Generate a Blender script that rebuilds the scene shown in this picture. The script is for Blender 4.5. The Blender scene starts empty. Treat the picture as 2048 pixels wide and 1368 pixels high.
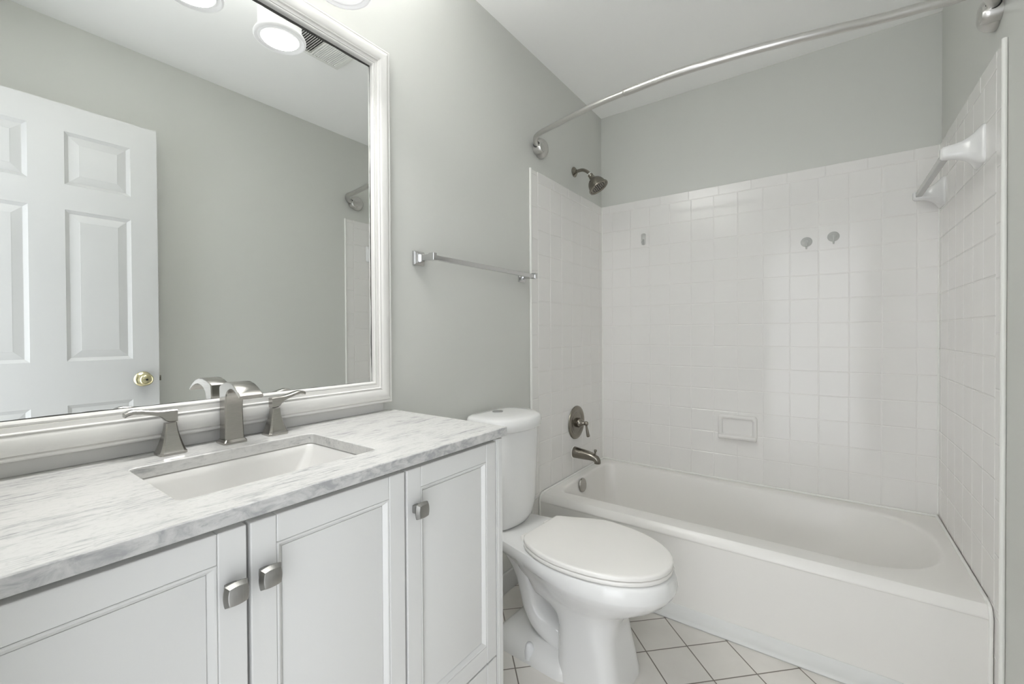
import bpy, bmesh, math, random
from math import sin, cos, pi, radians, sqrt
from mathutils import Vector, Matrix

random.seed(7)
SC = bpy.context.scene
COL = SC.collection

# ------------------------------------------------------------------ camera
F_PX, YAW, V0, ROLL, PITCH = 866.83, 0.626425, 674.45, 0.0052276, -0.0090863
CAM = Vector((1.11833, 0.0, 1.12))
_F = Vector((-sin(YAW)*cos(PITCH), cos(YAW)*cos(PITCH), sin(PITCH)))
_R = Vector((cos(YAW), sin(YAW), 0))
_U = _R.cross(_F)
_R2 = _R*cos(ROLL) - _U*sin(ROLL)
_U2 = _R*sin(ROLL) + _U*cos(ROLL)
cd = bpy.data.cameras.new('camera')
cd.sensor_width = 36.0
cd.lens = F_PX/2048*36.0
cd.shift_y = (V0-684)/2048
cd.clip_start = 0.01
cam = bpy.data.objects.new('camera', cd)
cam.matrix_world = Matrix(((_R2.x, _U2.x, -_F.x, CAM.x), (_R2.y, _U2.y, -_F.y, CAM.y),
                           (_R2.z, _U2.z, -_F.z, CAM.z), (0, 0, 0, 1)))
COL.objects.link(cam)
SC.camera = cam

# ------------------------------------------------------------------ world, lights, exposure
w = bpy.data.worlds.new('world'); SC.world = w; w.use_nodes = True
bg = w.node_tree.nodes['Background']
bg.inputs[0].default_value = (0.93, 0.96, 1.0, 1); bg.inputs[1].default_value = 2.8

SC.view_settings.view_transform = 'Standard'
SC.view_settings.look = 'None'
SC.view_settings.gamma = 1.0
SC.view_settings.use_curve_mapping = False
SC.view_settings.exposure = 0.03
SC.cycles.max_bounces = 14
SC.cycles.diffuse_bounces = 10
SC.cycles.glossy_bounces = 6
SC.cycles.caustics_reflective = False
SC.cycles.caustics_refractive = False
SC.cycles.use_denoising = True

HALL_FILL, LAMP_POWER, UP_FILL, SHADE_GLOW = 11.0, 1.35, 9.0, 0.42

def area(name, loc, aim, sx, sy, power, color, shape='RECTANGLE', spread=180):
    d = bpy.data.lights.new(name, 'AREA'); d.shape = shape; d.size = sx; d.spread = radians(spread)
    if shape == 'RECTANGLE': d.size_y = sy
    d.energy = power; d.color = color
    o = bpy.data.objects.new(name, d); o.location = loc
    o.rotation_euler = (Vector(aim)-Vector(loc)).to_track_quat('-Z', 'Y').to_euler()
    COL.objects.link(o); return o

# added fill light in the unbuilt hallway, shining in through the open doorway
area('hallway_fill', (1.02, -1.25, 1.0), (0.95, 1.2, 1.35), 1.6, 1.9, HALL_FILL, (0.95, 0.97, 1.0))

# ------------------------------------------------------------------ mesh helpers
class B:
    """collects verts and faces, then links them as one mesh object"""
    def __init__(s): s.v = []; s.f = []
    def vs(s, pts):
        n = len(s.v); s.v.extend([tuple(p) for p in pts]); return list(range(n, n+len(pts)))
    def face(s, ids): s.f.append(tuple(ids))
    def quad(s, a, b, c, d): s.face(s.vs([a, b, c, d]))
    def box(s, x0, x1, y0, y1, z0, z1):
        i = s.vs([(x, y, z) for x in (x0, x1) for y in (y0, y1) for z in (z0, z1)])
        for q in ((0,1,3,2), (4,6,7,5), (0,4,5,1), (2,3,7,6), (0,2,6,4), (1,5,7,3)): s.face([i[k] for k in q])
        return s
    def loft(s, rings, cap0=True, cap1=True, close=True):
        ids = [s.vs(r) for r in rings]; n = len(ids[0])
        for a, b in zip(ids, ids[1:]):
            for k in range(n if close else n-1):
                l = (k+1) % n
                s.face((a[k], a[l], b[l], b[k]))
        if cap0: s.face(ids[0][::-1])
        if cap1: s.face(ids[-1])
        return s
    def tube(s, path, rad, n=16, cap=True):
        path = [Vector(p) for p in path]
        if not hasattr(rad, '__len__'): rad = [rad]*len(path)
        rings = []; up = None
        for i, p in enumerate(path):
            t = (path[min(i+1, len(path)-1)]-path[max(i-1, 0)]).normalized()
            if up is None:
                up = Vector((0, 0, 1)) if abs(t.z) < .9 else Vector((1, 0, 0))
            up = (up - t*up.dot(t)).normalized()
            sd = t.cross(up)
            rings.append([p+(up*cos(2*pi*k/n)+sd*sin(2*pi*k/n))*rad[i] for k in range(n)])
        return s.loft(rings, cap, cap)
    def lathe(s, prof, org, axis, n=32, cap=True):
        """prof: list of (radius, distance along axis)"""
        ax = Vector(axis).normalized(); org = Vector(org)
        u = ax.orthogonal().normalized(); v = ax.cross(u)
        rings = [[org+ax*h+(u*cos(2*pi*k/n)+v*sin(2*pi*k/n))*max(r, 1e-4) for k in range(n)] for r, h in prof]
        return s.loft(rings, cap, cap)
    def build(s, name, mat, parent=None, angle=35, bevel=0, seg=2, sub=0, recalc=True):
        me = bpy.data.meshes.new(name); me.from_pydata(s.v, [], s.f)
        if recalc:
            bm = bmesh.new(); bm.from_mesh(me)
            bmesh.ops.remove_doubles(bm, verts=bm.verts, dist=1e-6)
            bmesh.ops.recalc_face_normals(bm, faces=bm.faces)
            bm.to_mesh(me); bm.free()
        me.materials.append(mat)
        o = bpy.data.objects.new(name, me); COL.objects.link(o)
        if parent is not None:
            o.parent = parent
        if bevel:
            m = o.modifiers.new('bevel', 'BEVEL'); m.width = bevel; m.segments = seg
            m.limit_method = 'ANGLE'; m.angle_limit = radians(30); m.harden_normals = False
        if sub:
            m = o.modifiers.new('subsurf', 'SUBSURF'); m.levels = sub; m.render_levels = sub
        if angle:
            me.shade_smooth()
            if angle < 180 and not bevel and not sub: me.set_sharp_from_angle(angle=radians(angle))
        return o

def spline(pts, m=8):
    """Catmull-Rom through pts"""
    P = [Vector(p) for p in pts]; P = [2*P[0]-P[1]]+P+[2*P[-1]-P[-2]]; out = []
    for i in range(1, len(P)-2):
        a, b, c, d = P[i-1:i+3]
        for k in range(m):
            t = k/m
            out.append(.5*((2*b)+(c-a)*t+(2*a-5*b+4*c-d)*t*t+(3*b-a-3*c+d)*t**3))
    out.append(P[-2]); return out

def rrect(cx, cy, hx, hy, r, n=6):
    """rounded rectangle as list of (a, b); n points per corner"""
    out = []
    for qx, qy, a0 in ((1, 1, 0), (-1, 1, pi/2), (-1, -1, pi), (1, -1, 3*pi/2)):
        for k in range(n+1):
            a = a0+pi/2*k/n
            out.append((cx+qx*(hx-r)+r*cos(a), cy+qy*(hy-r)+r*sin(a)))
    return out

def empty(name, loc, label=None, cat=None, group=None):
    o = bpy.data.objects.new(name, None); o.location = loc; o.empty_display_size = .05
    COL.objects.link(o)
    return tag(o, label, cat, group)
def tag(o, label=None, cat=None, group=None, kind=None):
    if label: o['label'] = label
    if cat: o['category'] = cat
    if group: o['group'] = group
    if kind: o['kind'] = kind
    return o
def structure(o): o['kind'] = 'structure'; return o

def copy_tree(o, parent=None):
    c = o.copy(); COL.objects.link(c)
    if parent is not None: c.parent = parent
    for ch in [x for x in list(COL.objects) if x.parent == o]: copy_tree(ch, c)
    return c

# ------------------------------------------------------------------ materials
def mat(name, color, rough=.5, metal=0, spec=.5, coat=0, emit=None, estr=0, trans=0, bump=None, aniso=0, ior=1.5, alpha=1):
    m = bpy.data.materials.new(name); m.use_nodes = True
    nt = m.node_tree; p = nt.nodes['Principled BSDF']
    p.inputs['Base Color'].default_value = (*color, 1)
    p.inputs['Roughness'].default_value = rough
    p.inputs['Metallic'].default_value = metal
    p.inputs['Specular IOR Level'].default_value = spec
    p.inputs['Coat Weight'].default_value = coat
    p.inputs['Coat Roughness'].default_value = .06
    p.inputs['Transmission Weight'].default_value = trans
    p.inputs['IOR'].default_value = ior
    p.inputs['Anisotropic'].default_value = aniso
    if emit:
        p.inputs['Emission Color'].default_value = (*emit, 1); p.inputs['Emission Strength'].default_value = estr
    if bump:
        scale, strength, dist = bump
        tc = nt.nodes.new('ShaderNodeTexCoord'); n = nt.nodes.new('ShaderNodeTexNoise')
        n.inputs['Scale'].default_value = scale; n.inputs['Detail'].default_value = 3
        b = nt.nodes.new('ShaderNodeBump'); b.inputs['Strength'].default_value = strength; b.inputs['Distance'].default_value = dist
        nt.links.new(tc.outputs['Object'], n.inputs['Vector'])
        nt.links.new(n.outputs['Fac'], b.inputs['Height'])
        nt.links.new(b.outputs['Normal'], p.inputs['Normal'])
    return m

def streaked_metal(name, c0, c1, rough, scale):
    """brushed metal: fine streaks in one direction"""
    m = mat(name, c0, rough, 1.0)
    nt = m.node_tree; p = nt.nodes['Principled BSDF']
    tc = nt.nodes.new('ShaderNodeTexCoord'); mp = nt.nodes.new('ShaderNodeMapping'); mp.inputs['Scale'].default_value = scale
    n = nt.nodes.new('ShaderNodeTexNoise'); n.inputs['Scale'].default_value = 1; n.inputs['Detail'].default_value = 2
    r = nt.nodes.new('ShaderNodeValToRGB')
    r.color_ramp.elements[0].position = .3; r.color_ramp.elements[0].color = (*c0, 1)
    r.color_ramp.elements[1].position = .7; r.color_ramp.elements[1].color = (*c1, 1)
    nt.links.new(tc.outputs['Object'], mp.inputs[0]); nt.links.new(mp.outputs[0], n.inputs['Vector'])
    nt.links.new(n.outputs['Fac'], r.inputs[0]); nt.links.new(r.outputs[0], p.inputs['Base Color'])
    return m

def marble():
    m = bpy.data.materials.new('marble'); m.use_nodes = True
    nt = m.node_tree; p = nt.nodes['Principled BSDF']; L = nt.links.new; N = nt.nodes.new
    p.inputs['Roughness'].default_value = .22
    tc = N('ShaderNodeTexCoord')
    def streak(scale, rot, det, dist, e):
        mp = N('ShaderNodeMapping'); mp.inputs['Scale'].default_value = scale; mp.inputs['Rotation'].default_value = rot
        n = N('ShaderNodeTexNoise'); n.inputs['Scale'].default_value = 1; n.inputs['Detail'].default_value = det
        n.inputs['Roughness'].default_value = .62; n.inputs['Distortion'].default_value = dist
        r = N('ShaderNodeValToRGB'); els = r.color_ramp.elements
        els[0].position, els[0].color = e[0][0], (e[0][1],)*3+(1,)
        els[1].position, els[1].color = e[-1][0], (e[-1][1],)*3+(1,)
        for pos, v in e[1:-1]:
            q = els.new(pos); q.color = (v, v, v, 1)
        L(tc.outputs['Object'], mp.inputs[0]); L(mp.outputs[0], n.inputs['Vector']); L(n.outputs['Fac'], r.inputs[0])
        return r.outputs[0]
    a = streak((190, 26, 110), (0, 0, radians(-4)), 8, .5, [(.50, 0), (.57, .35), (.68, 1)])     # short fine dashes along the slab
    b = streak((70, 10, 55), (0, 0, radians(-6)), 8, .9, [(.49, 0), (.58, .5), (.70, 1)])
    c = streak((17, 6, 17), (0, 0, radians(-6)), 4, .8, [(.42, .10), (.58, 1)])              # where the veins gather
    d = streak((34, 34, 60), (radians(25), 0, 0), 9, .7, [(.38, .20), (.50, .5), (.64, 1)])   # cloudy grey, mixed in only at the front edge
    def math_(op, x, y):
        n = N('ShaderNodeMath'); n.operation = op
        for i, q in enumerate((x, y)):
            if isinstance(q, (int, float)): n.inputs[i].default_value = q
            else: L(q, n.inputs[i])
        return n.outputs[0]
    s = math_('ADD', math_('MULTIPLY', a, .60), math_('MULTIPLY', b, .50))
    s = math_('MULTIPLY', s, c)
    e = streak((150, 120, 150), (0, 0, 0), 6, .4, [(.52, 0), (.62, .5), (.72, 1)])           # grain of the stone
    s = math_('ADD', s, math_('MULTIPLY', e, .22))
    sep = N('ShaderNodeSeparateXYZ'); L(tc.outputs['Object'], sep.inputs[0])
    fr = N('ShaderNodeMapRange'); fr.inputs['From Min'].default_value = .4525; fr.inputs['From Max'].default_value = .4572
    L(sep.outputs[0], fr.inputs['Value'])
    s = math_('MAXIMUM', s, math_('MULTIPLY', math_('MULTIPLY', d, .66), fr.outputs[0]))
    mx = N('ShaderNodeMix'); mx.data_type = 'RGBA'
    mx.inputs['A'].default_value = (.62, .615, .60, 1); mx.inputs['B'].default_value = (.21, .215, .225, 1)
    L(s, mx.inputs['Factor']); mx.clamp_factor = True
    L(mx.outputs['Result'], p.inputs['Base Color'])
    return m

def floor_tile():
    m = bpy.data.materials.new('floor_tile'); m.use_nodes = True
    nt = m.node_tree; p = nt.nodes['Principled BSDF']; L = nt.links.new; N = nt.nodes.new
    p.inputs['Roughness'].default_value = .34
    tc = N('ShaderNodeTexCoord'); mp = N('ShaderNodeMapping'); mp.vector_type = 'TEXTURE'
    mp.inputs['Location'].default_value = (.4985, 1.6085, 0); mp.inputs['Rotation'].default_value = (0, 0, radians(45))
    mp.inputs['Scale'].default_value = (.1555, .1555, 1)
    L(tc.outputs['Object'], mp.inputs[0])
    sep = N('ShaderNodeSeparateXYZ'); L(mp.outputs[0], sep.inputs[0])
    def M(op, x, y=0.0, z=0.0):
        n = N('ShaderNodeMath'); n.operation = op
        for i, q in enumerate((x, y, z)):
            if isinstance(q, (int, float)): n.inputs[i].default_value = q
            else: L(q, n.inputs[i])
        return n.outputs[0]
    ds = []
    for ch in (0, 1):
        f = M('FRACT', sep.outputs[ch]); ds.append(M('MINIMUM', f, M('SUBTRACT', 1.0, f)))
    d = M('MINIMUM', ds[0], ds[1])                      # distance to nearest joint, tile units
    mr = N('ShaderNodeMapRange'); mr.interpolation_type = 'SMOOTHSTEP'
    mr.inputs['From Min'].default_value = .007; mr.inputs['From Max'].default_value = .018
    L(d, mr.inputs['Value'])
    n = N('ShaderNodeTexNoise'); n.inputs['Scale'].default_value = 7; n.inputs['Detail'].default_value = 4
    L(tc.outputs['Object'], n.inputs['Vector'])
    r = N('ShaderNodeValToRGB')
    r.color_ramp.elements[0].position = .3; r.color_ramp.elements[0].color = (.645, .622, .59, 1)
    r.color_ramp.elements[1].position = .7; r.color_ramp.elements[1].color = (.72, .698, .665, 1)
    L(n.outputs['Fac'], r.inputs[0])
    mx = N('ShaderNodeMix'); mx.data_type = 'RGBA'; mx.inputs['A'].default_value = (.17, .15, .125, 1)
    L(mr.outputs[0], mx.inputs['Factor']); L(r.outputs[0], mx.inputs['B'])
    L(mx.outputs['Result'], p.inputs['Base Color'])
    b = N('ShaderNodeBump'); b.inputs['Strength'].default_value = .5; b.inputs['Distance'].default_value = .0015
    L(mr.outputs[0], b.inputs['Height']); L(b.outputs['Normal'], p.inputs['Normal'])
    return m

M_WALL = mat('wall_paint', (.60, .606, .578), .42, spec=.35, bump=(260, .05, .0006))
M_CEIL = mat('ceiling_paint', (.92, .92, .91), .8, spec=.2)
M_TILE = mat('glazed_tile', (.775, .762, .746), .085, spec=.30)
M_GROUT = mat('grout', (.80, .785, .765), .22)
M_CAULK = mat('white_caulk', (.80, .80, .77), .45)
M_TUB = mat('tub_enamel', (.76, .745, .72), .28, spec=.4)
M_PORC = mat('porcelain', (.74, .74, .735), .07, spec=.5)
M_SEAT = mat('seat_plastic', (.78, .765, .74), .22)
M_SINK = mat('sink_porcelain', (.66, .652, .635), .12)
M_VAN = mat('vanity_paint', (.66, .66, .65), .38, bump=(90, .04, .0008))
M_FRAME = mat('frame_paint', (.74, .732, .712), .5, spec=.3)
M_DOOR = mat('door_paint', (.56, .564, .56), .4, bump=(140, .06, .0006))
M_TRIM = mat('trim_paint', (.62, .625, .615), .5, bump=(30, .2, .002))
M_MIRROR = mat('mirror_silver', (.87, .885, .875), .0, 1.0)
M_DARK = mat('mirror_edge_black', (.05, .05, .045), .5)
M_NICKEL = streaked_metal('brushed_nickel', (.40, .385, .36), (.46, .445, .42), .24, (60, 60, 1800))
M_PEWTER = streaked_metal('pewter', (.36, .355, .34), (.39, .385, .37), .3, (40, 700, 40))
M_BRONZE = streaked_metal('aged_nickel', (.245, .225, .19), (.27, .25, .215), .27, (300, 300, 300))
M_CHROME = mat('chrome', (.62, .62, .62), .07, 1.0)
M_SATIN = mat('satin_nickel', (.62, .61, .59), .3, 1.0)
M_BRASS = mat('polished_brass', (.72, .66, .42), .14, 1.0)
M_BLACK = mat('black_plastic', (.012, .012, .012), .5)
M_SHADE = mat('frosted_glass', (.62, .62, .62), .45, emit=(1, 1, 1), estr=SHADE_GLOW)
M_LENS = mat('lamp_lens', (.9, .9, .9), .5, emit=(1, 1, .99), estr=.55)
M_VENT = mat('vent_plastic', (.74, .74, .71), .5)
M_CLEAR = mat('clear_plastic', (.72, .73, .71), .12, trans=.3, ior=1.45)
M_CLEAR2 = mat('frosted_adhesive', (.70, .70, .68), .3, trans=.25, ior=1.45)
M_BOLT = mat('bolt_cap_plastic', (.80, .81, .83), .3)
M_BACKSPLASH = mat('backsplash_paint', (.56, .555, .545), .5)
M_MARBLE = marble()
M_FLOOR = floor_tile()

# ------------------------------------------------------------------ room shell
W, D, H = 1.5, 2.4976, 2.4414
YB = -0.045                    # inner face of the wall behind the camera
TT = .007                      # how far the tile stands out from the paint
TILE_TOP, TUB_Z = 1.8933, .358
BULL = .05

structure(B().box(-.1, W+.1, YB-.12, D+.1, -.06, 0).build('floor', M_FLOOR, angle=0))
structure(B().box(-.1, W+.1, YB-.12, D+.1, H, H+.06).build('ceiling', M_CEIL, angle=0))
wall_left = structure(B().box(-.1, -TT, YB-.12, D+.1, 0, H).build('wall_left', M_WALL, angle=0))
wall_right = structure(B().box(W+TT, W+.1, YB-.12, D+.1, 0, H).build('wall_right', M_WALL, angle=0))
wall_far = structure(B().box(-TT, W+TT, D+TT, D+.1, 0, H).build('wall_far', M_WALL, angle=0))
DO0, DO1, DOH = .665, 1.375, 2.052
b = B().box(-TT, DO0, YB-.12, YB, 0, H).box(DO1, W+TT, YB-.12, YB, 0, H).box(DO0, DO1, YB-.12, YB, DOH, H)
structure(b.build('wall_back', M_WALL, angle=0))
b = B().box(DO0-.057, DO0, YB, YB+.014, 0, DOH+.057).box(DO1, DO1+.057, YB, YB+.014, 0, DOH+.057).box(DO0, DO1, YB, YB+.014, DOH, DOH+.057)
structure(b.build('trim_1', M_DOOR, angle=0, bevel=.003))

# glazed tiles: one mesh per wall, every tile a pillow with its own slight tilt
def tile_wall(name, parent, P, ulines, vlines, bull_u=None, jit=.0007, top_joints=None):
    """P(u, v, depth) -> point; depth grows out of the wall. ulines/vlines: joint positions."""
    b = B(); g = .0011; e = .0022; dp = .0010
    def one(u0, u1, v0, v1, soft=None):
        a = [(u0+g, v0+g), (u1-g, v0+g), (u1-g, v1-g), (u0+g, v1-g)]
        i = [(u0+g+e, v0+g+e), (u1-g-e, v0+g+e), (u1-g-e, v1-g-e), (u0+g+e, v1-g-e)]
        cu, cv = (u0+u1)/2, (v0+v1)/2
        tu, tv = random.uniform(-jit, jit)*6, random.uniform(-jit, jit)*6
        tl = lambda u, v: (u-cu)*tu+(v-cv)*tv
        r0 = [P(u, v, -.006) for u, v in a]
        r1 = [P(u, v, -dp+tl(u, v)) for u, v in a]
        r2 = [P(u, v, tl(u, v)) for u, v in i]
        b.loft([r0, r1, r2], cap0=False)
    for u0, u1 in zip(ulines, ulines[1:]):
        for v0, v1 in zip(vlines, vlines[1:]): one(u0, u1, v0, v1)
    for u0, u1 in zip(top_joints, top_joints[1:]):          # bull-nosed top course
        one(u0, u1, vlines[-1], TILE_TOP)
    if bull_u:                                              # bull-nosed end course, tall pieces
        u0, u1 = bull_u; z = vlines[0]
        k = 0
        while z < TILE_TOP-.02:
            z1 = min(z+.1526, TILE_TOP); one(u0, u1, z, z1); z = z1
    o = b.build('tile_surround', M_TILE, parent, angle=0)
    return o

vl = [TILE_TOP-BULL-.1138*k for k in range(14)][::-1]
vl = [v for v in vl if v > TUB_Z+.012]; vl = [TUB_Z-.01]+vl
def steps(a, b, p):
    out = [a]
    while out[-1]+p < b-.01: out.append(out[-1]+p)
    return out+[b]
ub = [0.0, .067]+[.067+.1138*k for k in range(1, 13)]; ub = [u for u in ub if u < W-.01]+[W]
tile_wall('t', wall_far, lambda u, v, d: (u, D-d, v), ub, vl, top_joints=steps(-.03, W, .1526) if False else [0.0]+steps(.05, W, .1526))
ys = steps(1.7617, D, .1147)
TL0 = 1.697
tile_wall('t', wall_left, lambda u, v, d: (d, u, v), ys, vl, (TL0, 1.7617), top_joints=steps(1.7617, D, .1526))
tile_wall('t', wall_right, lambda u, v, d: (W-d, u, v), ys, vl, (TL0, 1.7617), top_joints=steps(1.7617, D, .1526))
# grout bed behind the tiles, caulked corners and the white bull-nosed ends
b = B().box(-TT+.0002, -.0016, TL0+.003, D, .34, TILE_TOP-.003)
b.build('grout_bed', M_GROUT, wall_left, angle=0)
b = B().box(W+.0016, W+TT-.0002, TL0+.003, D, .34, TILE_TOP-.003)
b.build('grout_bed', M_GROUT, wall_right, angle=0)
b = B().box(-TT, W+TT, D+.0016, D+TT-.0002, .34, TILE_TOP-.003)
b.build('grout_bed', M_GROUT, wall_far, angle=0)
for x, par in ((0, wall_left), (W, wall_right)):
    s = 1 if x == 0 else -1
    b = B().tube([(x-s*.001, TL0+.002, .0 if x else .05), (x-s*.001, TL0+.002, TILE_TOP-.001)], .0060, 12)
    b.build('tile_edge_bead', M_CAULK, par)
    b = B().tube([(x+s*.001, D-.001, TUB_Z), (x+s*.001, D-.001, TILE_TOP-.002)], .0034, 10)
    b.build('corner_caulk', M_CAULK, par)
    # tiles beside the tub apron, down to the floor
    b = B()
    for z0, z1 in ((.0, .1), (.1, .2137), (.2137, .3275), (.3275, TUB_Z-.01)):
        b.box(min(x-s*.006, x), max(x-s*.006, x), TL0, 1.7617+.06, z0+.001, z1-.001)
    b.build('apron_side_tile', M_TILE, par, angle=0, bevel=.0012)

structure(B().box(-TT, .006, .90, TL0-.012, 0, .085).build('baseboard_left', M_DOOR, angle=0, bevel=.004))
structure(B().box(W-.006, W+TT, YB+.02, TL0-.012, 0, .085).build('baseboard_right', M_DOOR, angle=0, bevel=.004))
prof = [(1.764, 0), (1.722, 0), (1.718, .006), (1.720, .012), (1.728, .017), (1.744, .022), (1.752, .034), (1.758, .046), (1.764, .047)]
b = B().loft([[(.004, y, z) for y, z in prof], [(W-.004, y, z) for y, z in prof]])
structure(b.build('baseboard_tub', M_TRIM, angle=40))

# ------------------------------------------------------------------ panelled slabs (doors and cabinet fronts)
def panel_slab(b, X, ys, zs, cells, thick, rings, s=1):
    """front face at x = X looking towards +x*s; cells (i, j) of the grid are panels; rings (inset, depth)"""
    P = lambda y, z, d: (X-s*d, y, z)
    for i in range(len(ys)-1):
        for j in range(len(zs)-1):
            y0, y1, z0, z1 = ys[i], ys[i+1], zs[j], zs[j+1]
            if (i, j) in cells:
                rr = [[P(y0+k, z0+k, d), P(y1-k, z0+k, d), P(y1-k, z1-k, d), P(y0+k, z1-k, d)] for k, d in [(0, 0)]+rings]
                b.loft(rr, cap0=False)
            else:
                b.quad(P(y0, z0, 0), P(y1, z0, 0), P(y1, z1, 0), P(y0, z1, 0))
    y0, y1, z0, z1 = ys[0], ys[-1], zs[0], zs[-1]
    for j in range(len(zs)-1):
        b.quad(P(y0, zs[j], 0), P(y0, zs[j+1], 0), P(y0, zs[j+1], thick), P(y0, zs[j], thick))
        b.quad(P(y1, zs[j], 0), P(y1, zs[j+1], 0), P(y1, zs[j+1], thick), P(y1, zs[j], thick))
    for i in range(len(ys)-1):
        b.quad(P(ys[i], z0, 0), P(ys[i+1], z0, 0), P(ys[i+1], z0, thick), P(ys[i], z0, thick))
        b.quad(P(ys[i], z1, 0), P(ys[i+1], z1, 0), P(ys[i+1], z1, thick), P(ys[i], z1, thick))
    b.face(b.vs([P(y0, z0, thick)]+[P(y, z0, thick) for y in ys[1:-1]]+[P(y1, z0, thick)]+[P(y1, z, thick) for z in zs[1:-1]]
                +[P(y1, z1, thick)]+[P(y, z1, thick) for y in ys[-2:0:-1]]+[P(y0, z1, thick)]+[P(y0, z, thick) for z in zs[-2:0:-1]]))
    return b

# the open six-panel door, seen in the mirror
DX = 1.372
dys = [-.036, .064, .262, .362, .566, .659]
dzs = [.012, .245, .838, 1.016, 1.626, 1.727, 1.939, 2.046]
cells = {(i, j) for i in (1, 3) for j in (1, 3, 5)}
RING6 = [(.002, .002), (.013, .0085), (.0145, .0085), (.018, .0078), (.042, .0030), (.043, .0024)]
door = structure(panel_slab(B(), DX, dys, dzs, cells, .035, RING6, s=-1).build('door_1', M_DOOR, angle=7))
b = B().lathe([(.0, 0), (.031, 0), (.033, .003), (.031, .006), (.022, .009), (.012, .013), (.010, .026), (.013, .030), (.022, .034), (.0262, .041),
               (.0262, .049), (.023, .0555), (.020, .0575), (.0185, .0562), (.0165, .0575), (.008, .0585), (.0, .0585)], (DX, .600, .925), (-1, 0, 0), 40)
kn = b.build('door_knob', M_BRASS, door, angle=50); kn['label'] = 'polished brass door knob'
B().lathe([(.0, 0), (.0045, 0), (.0045, .002), (0, .002)], (DX-.058, .600, .925), (-1, 0, 0), 16).build('lock_button', M_BLACK, kn)
B().box(DX+.010, DX+.026, .658, .669, .912, .936).build('latch', M_BRONZE, door, angle=0, bevel=.002)
for z in (.25, 1.03, 1.80):
    B().tube([(DX-.004, -.040, z-.044), (DX-.004, -.040, z+.044)], .006, 12).build('hinge', M_BRASS, door)

# ------------------------------------------------------------------ bathtub
tub = empty('bathtub', (.75, 2.13, 0), 'white alcove bathtub with plain apron set between the tiled walls', 'bathtub')
def inloc(o):          # keep parts in world coordinates under a moved Empty
    o.matrix_parent_inverse = Matrix.Translation(-Vector(o.parent.location)); return o
YF = 1.757            # apron face
def tubring(x0, x1, y0, y1, rl, rr, z, n=10):
    """opening outline; rl corner radius at the drain end, rr at the sloped end"""
    out = []
    for cx, cy, r, a0 in ((x1-rr, y1-rr, rr, 0), (x0+rl, y1-rl, rl, pi/2), (x0+rl, y0+rl, rl, pi), (x1-rr, y0+rr, rr, 3*pi/2)):
        for k in range(n+1):
            a = a0+pi/2*k/n; out.append((cx+r*cos(a), cy+r*sin(a), z))
    return out
Z = .345
def roll(k): return (.018*sin(k), .018*(1-cos(k)))
R_ = [tubring(.003, W-.003, YF+.003, D-.003, .004, .004, .02),
      tubring(.003, W-.003, YF+.003, D-.003, .004, .004, Z-.036),
      tubring(.003, W-.003, YF+.0005, D-.003, .004, .004, Z-.034),
      tubring(.003, W-.003, YF, D-.003, .004, .004, Z-.031),
      tubring(.003, W-.003, YF+.001, D-.003, .004, .004, Z-.027),
      tubring(.003, W-.003, YF+.017, D-.003, .004, .004, Z-.0045),
      tubring(.003, W-.003, YF+.021, D-.003, .004, .004, Z-.0012),
      tubring(.004, W-.004, YF+.027, D-.004, .004, .004, Z)]
for k in [0, 15, 30, 45, 60, 72]:
    a, dd = roll(radians(k))
    R_.append(tubring(.042+a*.9, 1.464-a*1.1, 1.848+a*.8, D-.036-a*1.2, .05, .26, Z-dd))
R_ += [tubring(.064, 1.425, 1.868, D-.066, .055, .25, Z-.045),
      tubring(.068, 1.390, 1.876, D-.080, .06, .24, Z-.085),
      tubring(.076, 1.350, 1.886, D-.090, .068, .23, Z-.13),
      tubring(.085, 1.310, 1.895, D-.100, .075, .22, Z-.17),
      tubring(.105, 1.240, 1.915, D-.112, .09, .20, Z-.235),
      tubring(.120, 1.205, 1.930, D-.128, .10, .18, Z-.257),
      tubring(.140, 1.180, 1.950, D-.145, .10, .17, Z-.272),
      tubring(.200, 1.100, 2.010, D-.200, .10, .12, Z-.282)]
b = B().loft(R_, cap0=False)
inloc(b.build('basin', M_TUB, tub, angle=26))
cz = .3490; c0 = .0066
b = B().tube([(c0, YF+.03, cz-.002), (c0, D-c0, cz)], .0052, 12).tube([(c0, D-c0, cz), (W-c0, D-c0, cz)], .0052, 12)
b.tube([(W-c0, D-c0, cz), (W-c0, YF+.03, cz-.002)], .0052, 12)
for x in (.0062, W-.0062):
    b.tube(spline([(x, YF+.035, cz-.002), (x, YF+.014, cz-.008), (x, YF+.001, cz-.035), (x, YF+.002, .25), (x, YF+.002, .05)], 6), .0050, 10)
inloc(b.build('caulk_bead', M_CAULK, tub))
b = B().lathe([(0, 0), (.036, 0), (.037, .004), (.035, .009), (.030, .0115), (.012, .010), (.0, .010)], (.0635, 2.088, .3080), (1, 0, .10), 36)
ov = inloc(b.build('overflow_plate', M_NICKEL, tub, angle=50)); ov['label'] = 'round nickel overflow plate'
b = B().lathe([(0, 0), (.032, 0), (.032, .003), (.02, .005), (0, .006)], (.27, 2.19, .063), (0, 0, 1), 28)
inloc(b.build('drain', M_BRONZE, tub))

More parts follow.
